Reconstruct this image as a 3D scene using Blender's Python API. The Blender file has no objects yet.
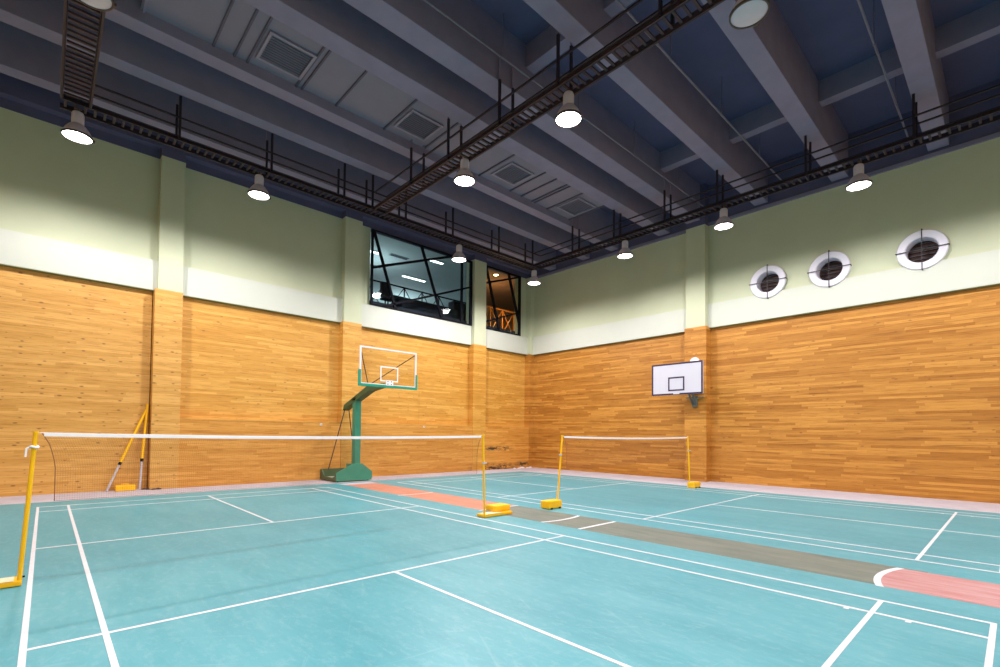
import bpy, bmesh, math, random
from mathutils import Vector, Matrix
random.seed(7)
C = bpy.context.scene.collection
sc = bpy.context.scene

# ------------------------------------------------------------------ materials
def M(name):
    m = bpy.data.materials.new(name); m.use_nodes = True
    nt = m.node_tree; b = nt.nodes['Principled BSDF']
    return m, nt, b
def N(nt, t, **kw):
    n = nt.nodes.new(t)
    for k, v in kw.items():
        if k in n.inputs: n.inputs[k].default_value = v
        else: setattr(n, k, v)
    return n
def L(nt, a, b): nt.links.new(a, b)
def ramp(nt, src, stops):
    r = nt.nodes.new('ShaderNodeValToRGB')
    e = r.color_ramp.elements
    while len(e) < len(stops): e.new(0.5)
    for i, (p, c) in enumerate(stops):
        e[i].position = p; e[i].color = (*c, 1) if len(c) == 3 else c
    L(nt, src, r.inputs[0]); return r
def mixc(nt, fac, a, b, mode='MIX'):
    m = nt.nodes.new('ShaderNodeMix'); m.data_type = 'RGBA'; m.blend_type = mode
    for s, v in ((m.inputs[0], fac), (m.inputs[6], a), (m.inputs[7], b)):
        if hasattr(v, 'links') or hasattr(v, 'is_linked'): L(nt, v, s)
        elif isinstance(v, (int, float)): s.default_value = v
        else: s.default_value = (*v, 1)
    return m.outputs[2]
def worldpos(nt):
    return nt.nodes.new('ShaderNodeNewGeometry').outputs['Position']
def mapped(nt, scale, src=None):
    src = src or worldpos(nt)
    mp = nt.nodes.new('ShaderNodeMapping'); mp.inputs['Scale'].default_value = scale
    L(nt, src, mp.inputs['Vector']); return mp.outputs[0]
def paint(name, col, rough=.6, var=.08, scale=2.0, spec=.3, metal=0.):
    m, nt, b = M(name)
    n = N(nt, 'ShaderNodeTexNoise', Scale=scale, Detail=4.)
    L(nt, worldpos(nt), n.inputs['Vector'])
    r = ramp(nt, n.outputs['Fac'], [(.3, tuple(c*(1-var) for c in col)), (.7, tuple(min(1, c*(1+var)) for c in col))])
    L(nt, r.outputs[0], b.inputs['Base Color'])
    b.inputs['Roughness'].default_value = rough
    b.inputs['Specular IOR Level'].default_value = spec
    b.inputs['Metallic'].default_value = metal
    return m
def emit(name, col, s):
    m, nt, b = M(name)
    b.inputs['Base Color'].default_value = (*col, 1)
    b.inputs['Emission Color'].default_value = (*col, 1); b.inputs['Emission Strength'].default_value = s
    return m
def wood(name, c1, c2, dark, knots, damage=False, ksel=.44):
    """horizontal softwood strips: along-wall axis = x+y (each wall keeps one of them constant)"""
    m, nt, b = M(name)
    p = worldpos(nt); sx = nt.nodes.new('ShaderNodeSeparateXYZ'); L(nt, p, sx.inputs[0])
    ad = N(nt, 'ShaderNodeMath', operation='ADD'); L(nt, sx.outputs[0], ad.inputs[0]); L(nt, sx.outputs[1], ad.inputs[1])
    cb = nt.nodes.new('ShaderNodeCombineXYZ'); L(nt, ad.outputs[0], cb.inputs[0]); L(nt, sx.outputs[2], cb.inputs[1])
    v = cb.outputs[0]
    rw_ = N(nt, 'ShaderNodeMath', operation='DIVIDE'); L(nt, sx.outputs[2], rw_.inputs[0]); rw_.inputs[1].default_value = .072
    rf = N(nt, 'ShaderNodeMath', operation='FLOOR'); L(nt, rw_.outputs[0], rf.inputs[0])
    wn = nt.nodes.new('ShaderNodeTexWhiteNoise'); wn.noise_dimensions = '1D'; L(nt, rf.outputs[0], wn.inputs['W'])
    ro = N(nt, 'ShaderNodeMath', operation='MULTIPLY_ADD'); L(nt, wn.outputs['Value'], ro.inputs[0]); ro.inputs[1].default_value = 9.7; L(nt, ad.outputs[0], ro.inputs[2])
    cr = nt.nodes.new('ShaderNodeCombineXYZ'); L(nt, ro.outputs[0], cr.inputs[0]); L(nt, sx.outputs[2], cr.inputs[1])
    br = nt.nodes.new('ShaderNodeTexBrick'); L(nt, cr.outputs[0], br.inputs['Vector'])
    br.offset = 0; br.offset_frequency = 2
    for k, val in (('Scale', 1.), ('Brick Width', 1.35), ('Row Height', .072), ('Mortar Size', .0016), ('Mortar Smooth', .2), ('Bias', 0.)):
        br.inputs[k].default_value = val
    br.inputs['Color1'].default_value = (0, 0, 0, 1); br.inputs['Color2'].default_value = (1, 1, 1, 1)
    br.inputs['Mortar'].default_value = (.2, .2, .2, 1)
    strip = ramp(nt, br.outputs['Color'], [(0., c1), (.55, tuple((a+q)/2 for a, q in zip(c1, c2))), (1., c2)])
    # streaky grain, long along the boards
    g = N(nt, 'ShaderNodeTexNoise', Scale=1., Detail=5., Roughness=.65); L(nt, mapped(nt, (2.0, 34, 1), v), g.inputs['Vector'])
    gr = ramp(nt, g.outputs['Fac'], [(.34, (.70, .60, .48)), (.50, (1, 1, 1)), (.75, (1.08, 1.07, 1.0))])
    col = mixc(nt, .8, strip.outputs[0], gr.outputs[0], 'MULTIPLY')
    # occasional dark boards
    d = N(nt, 'ShaderNodeTexNoise', Scale=1., Detail=2.); L(nt, mapped(nt, (.45, 9, 1), v), d.inputs['Vector'])
    dr = ramp(nt, d.outputs['Fac'], [(.60, (0, 0, 0)), (.70, (.55, .55, .55))])
    col = mixc(nt, dr.outputs[0], col, dark)
    if knots:
        vo = N(nt, 'ShaderNodeTexVoronoi', Scale=1., Randomness=1.); vo.voronoi_dimensions = '2D'; L(nt, mapped(nt, (2.6, 5.6, 1), v), vo.inputs['Vector'])
        vs_ = nt.nodes.new('ShaderNodeSeparateColor'); L(nt, vo.outputs['Color'], vs_.inputs[0])
        ka = N(nt, 'ShaderNodeMath', operation='MULTIPLY_ADD'); L(nt, vs_.outputs[0], ka.inputs[0]); ka.inputs[1].default_value = .13; L(nt, vo.outputs['Distance'], ka.inputs[2])
        kr = ramp(nt, ka.outputs[0], [(.07, (1, 1, 1)), (.15, (0, 0, 0))])
        sel = N(nt, 'ShaderNodeTexNoise', Scale=1.3, Detail=1.); L(nt, v, sel.inputs['Vector'])
        se = ramp(nt, sel.outputs['Fac'], [(ksel, (0, 0, 0)), (ksel+.06, (1, 1, 1))])
        mm = N(nt, 'ShaderNodeMath', operation='MULTIPLY'); L(nt, kr.outputs[0], mm.inputs[0]); L(nt, se.outputs[0], mm.inputs[1])
        mk = N(nt, 'ShaderNodeMath', operation='MULTIPLY'); L(nt, mm.outputs[0], mk.inputs[0]); mk.inputs[1].default_value = knots
        col = mixc(nt, mk.outputs[0], col, (.16, .065, .025))
    if damage:
        # rotten, peeled patch low in the corner
        def win(src, lo, hi, soft):
            a = N(nt, 'ShaderNodeMapRange'); a.inputs[1].default_value = lo-soft; a.inputs[2].default_value = lo+soft
            c = N(nt, 'ShaderNodeMapRange'); c.inputs[1].default_value = hi+soft; c.inputs[2].default_value = hi-soft
            L(nt, src, a.inputs[0]); L(nt, src, c.inputs[0])
            q = N(nt, 'ShaderNodeMath', operation='MULTIPLY'); L(nt, a.outputs[0], q.inputs[0]); L(nt, c.outputs[0], q.inputs[1]); return q.outputs[0]
        def mul(a, c):
            q = N(nt, 'ShaderNodeMath', operation='MULTIPLY'); L(nt, a, q.inputs[0]); L(nt, c, q.inputs[1]); return q.outputs[0]
        X, Z = sx.outputs[0], sx.outputs[2]
        low = mul(win(X, 13.6, 15.9, .5), win(Z, -.3, .26, .10))
        mid = mul(win(X, 14.1, 15.7, .35), win(Z, .84, 1.02, .06))
        cor = mul(win(X, 16.1, 17.4, .3), win(Z, .06, .30, .08))
        s1 = N(nt, 'ShaderNodeMath', operation='MAXIMUM'); L(nt, low, s1.inputs[0]); L(nt, mid, s1.inputs[1])
        s2 = N(nt, 'ShaderNodeMath', operation='MAXIMUM'); L(nt, s1.outputs[0], s2.inputs[0]); L(nt, cor, s2.inputs[1])
        nn = N(nt, 'ShaderNodeTexNoise', Scale=1., Detail=4., Roughness=.7); L(nt, mapped(nt, (3.2, 8, 1), v), nn.inputs['Vector'])
        nr = ramp(nt, nn.outputs['Fac'], [(.42, (0, 0, 0)), (.56, (1, 1, 1))])
        col = mixc(nt, mul(s2.outputs[0], nr.outputs[0]), col, (.055, .035, .025))
    L(nt, col, b.inputs['Base Color'])
    b.inputs['Roughness'].default_value = .48; b.inputs['Specular IOR Level'].default_value = .3
    bp = N(nt, 'ShaderNodeBump', Strength=.25, Distance=.004); L(nt, br.outputs['Fac'], bp.inputs['Height']); bp.invert = True
    L(nt, bp.outputs[0], b.inputs['Normal'])
    return m
def court_floor(name):
    m, nt, b = M(name)
    p = worldpos(nt)
    n1 = N(nt, 'ShaderNodeTexNoise', Scale=1., Detail=6., Roughness=.7); L(nt, mapped(nt, (2.6, .55, 1), p), n1.inputs['Vector'])
    n2 = N(nt, 'ShaderNodeTexNoise', Scale=.45, Detail=3.); L(nt, p, n2.inputs['Vector'])
    n3 = N(nt, 'ShaderNodeTexNoise', Scale=9., Detail=5., Roughness=.75); L(nt, mapped(nt, (1.6, .7, 1), p), n3.inputs['Vector'])
    base = ramp(nt, n1.outputs['Fac'], [(.3, (.040, .268, .326)), (.5, (.060, .305, .366)), (.72, (.098, .345, .402))])
    big = ramp(nt, n2.outputs['Fac'], [(.35, (.92, .94, .95)), (.65, (1.07, 1.05, 1.04))])
    col = mixc(nt, 1., base.outputs[0], big.outputs[0], 'MULTIPLY')
    fine = ramp(nt, n3.outputs['Fac'], [(.50, (0, 0, 0)), (.76, (.40, .40, .40))])
    col = mixc(nt, fine.outputs[0], col, (.29, .46, .50))
    # fine criss-cross shoe scuffs
    for rot, off in ((.5, 0.), (-.9, 7.), (1.7, 19.)):
        mp = nt.nodes.new('ShaderNodeMapping'); mp.inputs['Rotation'].default_value = (0, 0, rot); mp.inputs['Location'].default_value = (off, off, 0); L(nt, p, mp.inputs['Vector'])
        sn = N(nt, 'ShaderNodeTexNoise', Scale=1., Detail=3., Roughness=.55, Distortion=.6); L(nt, mapped(nt, (16, 1.0, 1), mp.outputs[0]), sn.inputs['Vector'])
        sr = ramp(nt, sn.outputs['Fac'], [(.66, (0, 0, 0)), (.73, (.15, .15, .15))]); col = mixc(nt, sr.outputs[0], col, (.32, .50, .54))
    L(nt, col, b.inputs['Base Color'])
    b.inputs['Roughness'].default_value = .42; b.inputs['Specular IOR Level'].default_value = .5
    return m
def worn(name, c1, c2, scale=(5, 1.2, 1), rough=.55):
    m, nt, b = M(name)
    n = N(nt, 'ShaderNodeTexNoise', Scale=1., Detail=6., Roughness=.75); L(nt, mapped(nt, scale), n.inputs['Vector'])
    r = ramp(nt, n.outputs['Fac'], [(.34, c1), (.66, c2)])
    L(nt, r.outputs[0], b.inputs['Base Color']); b.inputs['Roughness'].default_value = rough
    b.inputs['Specular IOR Level'].default_value = .25
    return m
def glass(name, tint, refl=.06, film=None):
    m, nt, b = M(name)
    nt.nodes.remove(b)
    out = nt.nodes['Material Output']
    t = N(nt, 'ShaderNodeBsdfTransparent'); t.inputs[0].default_value = (*tint, 1)
    g = N(nt, 'ShaderNodeBsdfGlossy'); g.inputs['Roughness'].default_value = .02
    fr = N(nt, 'ShaderNodeFresnel', IOR=1.45)
    bk = nt.nodes.new('ShaderNodeNewGeometry')
    iv = N(nt, 'ShaderNodeMath', operation='SUBTRACT'); iv.inputs[0].default_value = 1; L(nt, bk.outputs['Backfacing'], iv.inputs[1])
    fm = N(nt, 'ShaderNodeMath', operation='MULTIPLY'); L(nt, fr.outputs[0], fm.inputs[0]); L(nt, iv.outputs[0], fm.inputs[1])
    mx = N(nt, 'ShaderNodeMixShader'); L(nt, fm.outputs[0], mx.inputs[0]); L(nt, t.outputs[0], mx.inputs[1]); L(nt, g.outputs[0], mx.inputs[2])
    L(nt, mx.outputs[0], out.inputs[0]); return m

WOODK = wood('pine_strips_knotty', (.57, .285, .060), (.71, .385, .105), (.50, .220, .042), .72, ksel=.30)
WOOD = wood('pine_strips', (.54, .250, .036), (.70, .378, .086), (.48, .185, .024), .55, ksel=.48)
WOODR = wood('pine_strips_brownish', (.37, .142, .019), (.60, .280, .054), (.20, .066, .010), .6, ksel=.52)  # darker, browner boards with stronger streaks
WOODD = wood('pine_strips_damaged', (.54, .230, .036), (.70, .345, .076), (.40, .145, .018), .25, True, ksel=.56)
GREEN = paint('sage_wall_paint', (.54, .565, .40), .75, .03, 1.2, .15)
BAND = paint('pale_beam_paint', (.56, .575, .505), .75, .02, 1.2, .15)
SOFFIT = paint('dark_olive_soffit', (.22, .24, .11), .8, .05, 2., .1)  # dark olive strip along the underside of the pale beam
BLUE = paint('slate_blue_ceiling_paint', (.105, .101, .186), .8, .06, 1.5, .1)
BLUEL = paint('slate_blue_beam_paint', (.225, .206, .305), .8, .06, 2.5, .1)
PANEL = paint('grey_ceiling_panel', (.215, .198, .265), .8, .03, 2., .1)
LOUVRE = paint('dark_vent_louvre', (.085, .078, .120), .6, .05, 3.)
VENTF = paint('vent_frame', (.235, .22, .30), .6, .03, 3.)
TEAL = court_floor('teal_court_surface')
CONC = worn('pale_lilac_concrete', (.46, .41, .455), (.54, .49, .535), (2, 2, 1), .8)
LINE = worn('white_court_line', (.64, .62, .65), (.73, .715, .74), (8, 8, 1), .5)
OLIVE = worn('worn_olive_grey_strip', (.115, .145, .125), (.205, .21, .17), (5, 1.0, 1))
CORAL = worn('coral_key_paint', (.50, .185, .12), (.55, .25, .18), (3, 1.2, 1))
PINK = worn('pink_key_paint', (.40, .145, .14), (.50, .30, .30), (9, 1.3, 1))
STEEL = paint('dark_brown_steel', (.021, .014, .024), .55, .15, 3., .3)
STEELB = paint('brown_steel_lamplit', (.050, .029, .036), .55, .15, 3., .3)  # lighter copy of the dark steel, paints in lamp light on the short catwalk
BLACK = paint('black_frame', (.008, .008, .013), .7, .1, 3., .1)
ALU_GLARE = paint('lamp_aluminium_glare', (.60, .55, .66), .35, .04, 6., .5, .0)  # lamp casing, its colour paled towards lilac to paint in the glare
LAMPRIM = paint('lamp_rim', (.09, .06, .05), .5, .05)
LENS_ON = emit('lamp_lens_lit', (1, .97, 1), 14.)
LENS_OFF = paint('lamp_lens_unlit', (.58, .50, .57), .35, .03, 8., .5)
YEL = paint('yellow_enamel', (.95, .50, .004), .38, .04, 5., .4)
YELW = paint('yellow_weight', (.95, .49, .004), .45, .06, 5., .4)
PALEY = paint('pale_plate_top', (.78, .66, .44), .5, .08, 7.)  # pale cream top face for the post base plates
SILVER = paint('grey_lower_tube', (.50, .47, .50), .35, .08, 6., .5)
WHITE = paint('white_plastic', (.82, .80, .82), .4, .03, 4.)
TAPE = paint('white_net_tape', (.86, .84, .86), .7, .03, 9.)
CORD = paint('brown_net_cord', (.26, .10, .05), .8, .1, 9.)
BGREEN = paint('green_enamel', (.035, .235, .150), .42, .08, 4., .4)
BGREEND = paint('green_arm_enamel', (.050, .105, .045), .5, .1, 4., .4)
PAD = paint('green_edge_pad', (.010, .30, .20), .55, .05, 4.)
TRAY = worn('dusty_tray', (.30, .34, .27), (.46, .47, .38), (4, 4, 4))
ACRYL = glass('clear_acrylic', (.97, .98, .97))
GLASS = glass('window_glass', (.86, .90, .90))
BOARDW = paint('white_backboard_face', (.62, .60, .68), .45, .015, 2.)
NAVY = paint('dark_backboard_line', (.045, .028, .07), .5, .05)
RODM = paint('dark_thin_rod', (.035, .03, .035), .5, .1)
HOLE = paint('dark_shaft', (.045, .018, .014), .7, .2, 9.)
RING = paint('white_porthole_rim', (.72, .69, .78), .5, .02)
PIPE = paint('grey_conduit', (.17, .16, .22), .5, .05)

# ------------------------------------------------------------------ mesh helpers
class MB:
    def __init__(s): s.bm = bmesh.new()
    def box(s, x0, x1, y0, y1, z0, z1, bev=0, mat=None):
        b2 = bmesh.new(); bmesh.ops.create_cube(b2, size=1)
        for v in b2.verts:
            v.co = Vector(((x0+x1)/2+v.co.x*(x1-x0), (y0+y1)/2+v.co.y*(y1-y0), (z0+z1)/2+v.co.z*(z1-z0)))
        if bev: bmesh.ops.bevel(b2, geom=b2.edges[:], offset=bev, segments=2, affect='EDGES', profile=.6)
        if mat: bmesh.ops.transform(b2, matrix=mat, verts=b2.verts)
        s._merge(b2); return s
    def bar(s, a, b, w, h, up=(0, 0, 1)):
        """rectangular bar from a to b; w across, h along 'up'"""
        a, b = Vector(a), Vector(b); d = (b-a).normalized(); u = Vector(up)
        r = d.cross(u)
        if r.length < 1e-4: r = d.cross(Vector((0, 1, 0)))
        r.normalize(); u = r.cross(d)
        vs = []
        for p in (a, b):
            for i, j in ((-1, -1), (1, -1), (1, 1), (-1, 1)):
                vs.append(s.bm.verts.new(p+r*w/2*i+u*h/2*j))
        for q in ((3, 2, 1, 0), (4, 5, 6, 7), (0, 1, 5, 4), (1, 2, 6, 5), (2, 3, 7, 6), (3, 0, 4, 7)):
            s.bm.faces.new([vs[i] for i in q])
        return s
    def tube(s, pts, r, n=12, cap=True):
        pts = [Vector(p) for p in pts]; rings = []
        rr = r if isinstance(r, (list, tuple)) else [r]*len(pts)
        ref = None
        for i, p in enumerate(pts):
            d = (pts[min(i+1, len(pts)-1)]-pts[max(i-1, 0)]).normalized()
            if ref is None:
                ref = Vector((1, 0, 0)) if abs(d.x) < .9 else Vector((0, 1, 0))
            x = (ref-d*ref.dot(d)).normalized(); y = d.cross(x); ref = x
            rings.append([s.bm.verts.new(p+(x*math.cos(2*math.pi*k/n)+y*math.sin(2*math.pi*k/n))*rr[i]) for k in range(n)])
        for a, b in zip(rings, rings[1:]):
            for k in range(n):
                f = s.bm.faces.new((a[k], a[(k+1) % n], b[(k+1) % n], b[k])); f.smooth = n > 6
        if cap:
            s.bm.faces.new(rings[0][::-1]); s.bm.faces.new(rings[-1])
        return s
    def lathe(s, prof, n=40, mat=None, close=False):
        """prof: (r, z) list, revolved about z"""
        b2 = bmesh.new(); rings = []
        for r, z in prof:
            if r < 1e-6: rings.append([b2.verts.new((0, 0, z))]); continue
            rings.append([b2.verts.new((r*math.cos(2*math.pi*k/n), r*math.sin(2*math.pi*k/n), z)) for k in range(n)])
        pairs = list(zip(rings, rings[1:]))
        if close: pairs.append((rings[-1], rings[0]))
        for a, b in pairs:
            for k in range(n):
                k2 = (k+1) % n
                if len(a) == 1 and len(b) == 1: continue
                if len(a) == 1: f = b2.faces.new((a[0], b[k2], b[k]))
                elif len(b) == 1: f = b2.faces.new((a[k], a[k2], b[0]))
                else: f = b2.faces.new((a[k], a[k2], b[k2], b[k]))
                f.smooth = True
        if mat: bmesh.ops.transform(b2, matrix=mat, verts=b2.verts)
        s._merge(b2); return s
    def prism(s, poly, axis, a0, a1, bev=0):
        """polygon in the two other axes, extruded along axis (0 x, 1 y, 2 z)"""
        b2 = bmesh.new()
        def P(q, t):
            q = list(q); q.insert(axis, t); return Vector(q)
        A = [b2.verts.new(P(q, a0)) for q in poly]; B = [b2.verts.new(P(q, a1)) for q in poly]
        b2.faces.new(A); b2.faces.new(B[::-1])
        for i in range(len(poly)):
            j = (i+1) % len(poly); b2.faces.new((A[j], A[i], B[i], B[j]))
        if bev: bmesh.ops.bevel(b2, geom=b2.edges[:], offset=bev, segments=2, affect='EDGES', profile=.6)
        s._merge(b2); return s
    def _merge(s, b2):
        me = bpy.data.meshes.new('t'); b2.to_mesh(me); b2.free(); s.bm.from_mesh(me); bpy.data.meshes.remove(me)
    def build(s, name, mat, parent=None, loc=None):
        bmesh.ops.recalc_face_normals(s.bm, faces=s.bm.faces[:])
        me = bpy.data.meshes.new(name)
        if loc:
            for v in s.bm.verts: v.co -= Vector(loc)
        s.bm.to_mesh(me); s.bm.free(); me.materials.append(mat)
        # sharp edges kept by angle
        if any(p.use_smooth for p in me.polygons):
            try: me.set_sharp_from_angle(angle=math.radians(35))
            except Exception: pass
        o = bpy.data.objects.new(name, me); C.objects.link(o)
        if loc: o.location = loc
        if parent: o.parent = parent
        return o
def tag(o, label, cat, group=None, kind=None):
    o['label'] = label; o['category'] = cat
    if group: o['group'] = group
    if kind: o['kind'] = kind
    return o
def thing(name, loc, label, cat, group=None, rz=0):
    o = bpy.data.objects.new(name, None); C.objects.link(o); o.location = loc; o.rotation_euler.z = rz
    o.empty_display_size = .1
    return tag(o, label, cat, group)
def struct(name, mb, mat, label, cat='room', parent=None):
    o = mb.build(name, mat, parent); o['kind'] = 'structure'
    if not parent: o['label'] = label; o['category'] = cat
    return o
def dup(root, loc, label, name=None):
    r = root.copy(); C.objects.link(r); r.location = loc; r['label'] = label
    for ch in list(root.children):
        c = ch.copy(); C.objects.link(c); c.parent = r
        for g in list(ch.children):
            d = g.copy(); C.objects.link(d); d.parent = c
    return r

# ------------------------------------------------------------------ room (x along the window wall, y away towards it)
X0, Y0 = -4.5, -14.0          # walls behind the camera
ZS, ZB, ZD = 9.12, 9.25, 10.52
CONC_TOP = -.004
fl = struct('floor', MB().box(X0-.3, 17.6, Y0-.3, 9.7, -.2, CONC_TOP), CONC, 'pale lilac concrete floor margin of the sports hall', 'floor')
struct('court_surface', MB().box(X0, 15.02, Y0, 7.58, CONC_TOP-.01, 0), TEAL, '', parent=fl)
G0, G1 = 6.69, 7.77
struct('worn_strip', MB().box(G0, G1, -6.1, .70, -.002, .0010), OLIVE, '', parent=fl)
struct('coral_key', MB().box(G0+.06, G1, .70, 6.9, -.002, .0012), CORAL, '', parent=fl)
struct('pink_key', MB().prism([(G0-.02, -9.), (G1-.04, -9.)]+[(G1-.04-(G1-G0-.02)*i/16., -7.30+math.sqrt(1.55**2-(G1-.04-(G1-G0-.02)*i/16.-7.15)**2)) for i in range(17)], 2, -.002, .0016), PINK, '', parent=fl)
# court lines
W = .04
def hl(mb, x0, x1, y): mb.box(x0, x1, y-W/2, y+W/2, -.002, .0024)
def vl(mb, x, y0, y1): mb.box(x-W/2, x+W/2, y0, y1, -.002, .0030)
def court(dx, dy, nm):
    mb = MB()
    for x in (.02, .48, 5.62, 6.08): vl(mb, dx+x, dy-6.7, dy+6.7)
    for y in (-6.68, -5.92, -2.0, 2.0, 5.92, 6.68): hl(mb, dx, dx+6.1, dy+y)
    vl(mb, dx+3.05, dy-6.7, dy-1.98); vl(mb, dx+3.05, dy+1.98, dy+6.7)
    for y in (-5.74, -6.18): mb.box(dx+5.55, dx+5.60, dy+y-.02, dy+y+.02, -.002, .0024)   # test-court tick marks
    struct(nm, mb, LINE, '', parent=fl)
court(0, 0, 'court_lines'); court(8.38, -.01, 'court_lines')
def arc(cx, cy, r, x0, x1, w=.05, side=-1):
    mb = MB(); n = 24; vs = []
    for i in range(n+1):
        x = x0+(x1-x0)*i/n
        for rr in (r-w/2, r+w/2):
            y = cy+side*math.sqrt(max(0, rr*rr-(x-cx)**2)); vs.append((x, y))
    for i in range(n):
        a, b, c, d = vs[2*i], vs[2*i+1], vs[2*i+3], vs[2*i+2]
        mb.prism([a, b, c, d], 2, -.002, .0028)
    return mb
struct('key_arc', arc(7.23, 5.6, 1.82, G0, G1, .05, -1), LINE, '', parent=fl)
struct('centre_arc', arc(7.23, .72, 1.80, G0, G1, .06, -1), LINE, '', parent=fl)
struct('centre_arc', arc(7.15, -7.30, 1.56, G0-.04, G1-.03, .065, 1), LINE, '', parent=fl)
struct('centre_line', MB().box(G0, G1, -1.85, -1.79, -.002, .0026), LINE, '', parent=fl)
struct('centre_line', MB().box(G0, G1+.05, .69, .74, -.002, .0026), LINE, '', parent=fl)
struct('white_corner_mark', MB().box(6.72, 7.8, 6.9, 7.35, -.002, .0012), CONC, '', parent=fl)

# --- window wall (y = 9)
YW, YF, YB = 9.30, 9.00, 9.15           # recessed boards / front of pilasters and beam
wl = struct('wall_window_side', MB().box(X0, 2.17, YW, YW+.2, CONC_TOP, 5.42), WOODK, 'timber clad wall with gallery windows, knotty boards', 'wall')
struct('wood_panel', MB().box(2.15, 17.3, YW, YW+.2, CONC_TOP, 5.42), WOOD, '', parent=wl)
struct('wainscot', MB().box(2.82, 17.28, YF, YW+.1, CONC_TOP, 1.90), WOODD, '', parent=wl)
struct('wainscot_ledge', MB().box(2.82, 17.28, YF-.012, YW, 1.90, 1.93), WOOD, '', parent=wl)
struct('beam_band', MB().box(X0, 17.3, YB, YW+.2, 5.42, 6.24), BAND, '', parent=wl)
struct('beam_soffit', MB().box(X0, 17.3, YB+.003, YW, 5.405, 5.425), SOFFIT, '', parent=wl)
YG = 9.26
mb = MB()
for a, b in ((X0, 8.68), (13.46, 14.18), (16.46, 17.3)): mb.box(a, b, YG, YG+.25, 6.24, ZS)
struct('painted_wall', mb, GREEN, '', parent=wl)
struct('upper_wall', MB().box(X0, 17.5, YG-.02, YG+.3, ZS, ZD+.1), BLUE, '', parent=wl)
for (a, b, c, d, wd) in ((2.17, 2.82, 2.235, 2.80, WOODK), (7.55, 8.25, 7.58, 8.22, WOOD), (13.47, 14.2, 13.5, 14.17, WOOD)):
    struct('pilaster_cladding', MB().box(a, b, YF-.025, YW+.1, CONC_TOP, 5.44, .006), wd, '', parent=wl)
    struct('pilaster', MB().box(c, d, YF-.015, YG+.1, 5.4, ZS), GREEN, '', parent=wl)
    struct('pilaster_head', MB().box(c, d, YF-.015, YG+.1, ZS, ZD), BLUE, '', parent=wl)
struct('corner_column', MB().box(16.98, 17.3, 8.93, YW+.1, 5.4, ZS), GREEN, '', parent=wl)
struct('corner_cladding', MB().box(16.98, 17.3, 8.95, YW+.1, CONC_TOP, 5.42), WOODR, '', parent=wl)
struct('access_panel', MB().box(10.93, 11.83, YW-.008, YW+.01, 1.93, 3.78, .004), WOOD, '', parent=wl)

# --- porthole wall (x = 17.1)
XW, XF = 17.28, 17.15
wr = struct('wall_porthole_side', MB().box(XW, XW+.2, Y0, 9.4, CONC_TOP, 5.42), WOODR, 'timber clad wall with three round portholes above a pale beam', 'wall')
struct('beam_band', MB().box(XF, XW+.2, Y0, 9.3, 5.40, 6.24), BAND, '', parent=wr)
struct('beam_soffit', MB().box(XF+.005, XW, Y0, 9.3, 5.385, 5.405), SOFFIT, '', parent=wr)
PH = ((-1.40, 6.60), (-3.08, 6.60), (-5.17, 6.61))
# painted wall with three round openings
def wall_with_holes():
    mb = MB(); bm = mb.bm; x = 17.22; r = .34
    edges = [Y0]+[(PH[i][0]+PH[i+1][0])/2 for i in (1, 0)][::1]+[9.4]
    cells = []
    ys = sorted(p[0] for p in PH); zc = 6.60
    cuts = [ys[0]-.8, (ys[0]+ys[1])/2, (ys[1]+ys[2])/2, ys[2]+.8]
    mb.box(x, x+.2, Y0, cuts[0], 6.24, 9.05); mb.box(x, x+.2, cuts[3], 9.4, 6.24, 9.05)
    n = 48
    for i, yc in enumerate(ys):
        a, b = cuts[i], cuts[i+1]; ring = []; outer = []
        for k in range(n):
            t = 2*math.pi*k/n; cy, cz = math.cos(t), math.sin(t)
            ring.append(bm.verts.new((x, yc+r*cy, zc+r*cz)))
            sc_ = min(((b-yc) if cy > 0 else (yc-a))/max(abs(cy), 1e-6), ((9.05-zc) if cz > 0 else (zc-6.2))/max(abs(cz), 1e-6))
            outer.append(bm.verts.new((x, yc+cy*sc_, zc+cz*sc_)))
        cs = [bm.verts.new((x, yy, zz)) for yy in (a, b) for zz in (6.2, 9.05)]
        for k in range(n):
            k2 = (k+1) % n
            bm.faces.new((ring[k], ring[k2], outer[k2], outer[k]))
            o1, o2 = outer[k].co, outer[k2].co
            if abs(o1.y-o2.y) > 1e-5 and abs(o1.z-o2.z) > 1e-5:
                c = min(cs, key=lambda q: (q.co-(o1+o2)/2).length); bm.faces.new((outer[k], outer[k2], c))
    return mb
struct('painted_wall', wall_with_holes(), GREEN, '', parent=wr)
struct('upper_wall', MB().box(17.22, 17.5, Y0, 9.5, 9.05, ZD+.1), BLUE, '', parent=wr)
struct('upper_wall_lip', MB().box(17.17, 17.25, Y0, 9.2, 9.05, 9.16), BLUEL, '', parent=wr)
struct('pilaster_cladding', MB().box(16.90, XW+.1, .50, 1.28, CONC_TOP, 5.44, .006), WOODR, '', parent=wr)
struct('pilaster', MB().box(16.93, 17.3, .545, 1.235, 5.4, 9.05), GREEN, '', parent=wr)
struct('pilaster_head', MB().box(16.93, 17.3, .545, 1.235, 9.05, ZD), BLUE, '', parent=wr)

# --- walls behind the viewpoint
wb = struct('wall_back', MB().box(X0-.2, 17.5, Y0-.2, Y0, CONC_TOP, 5.4), WOOD, 'timber clad end wall facing the gallery windows', 'wall')
struct('painted_wall', MB().box(X0-.2, 17.5, Y0-.2, Y0, 5.4, ZD), GREEN, '', parent=wb)
wf = struct('wall_front', MB().box(X0-.2, X0, Y0, 9.4, CONC_TOP, 5.4), WOODK, 'timber clad side wall facing the portholes', 'wall')
struct('painted_wall', MB().box(X0-.2, X0, Y0, 9.4, 5.4, ZD), GREEN, '', parent=wf)

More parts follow.
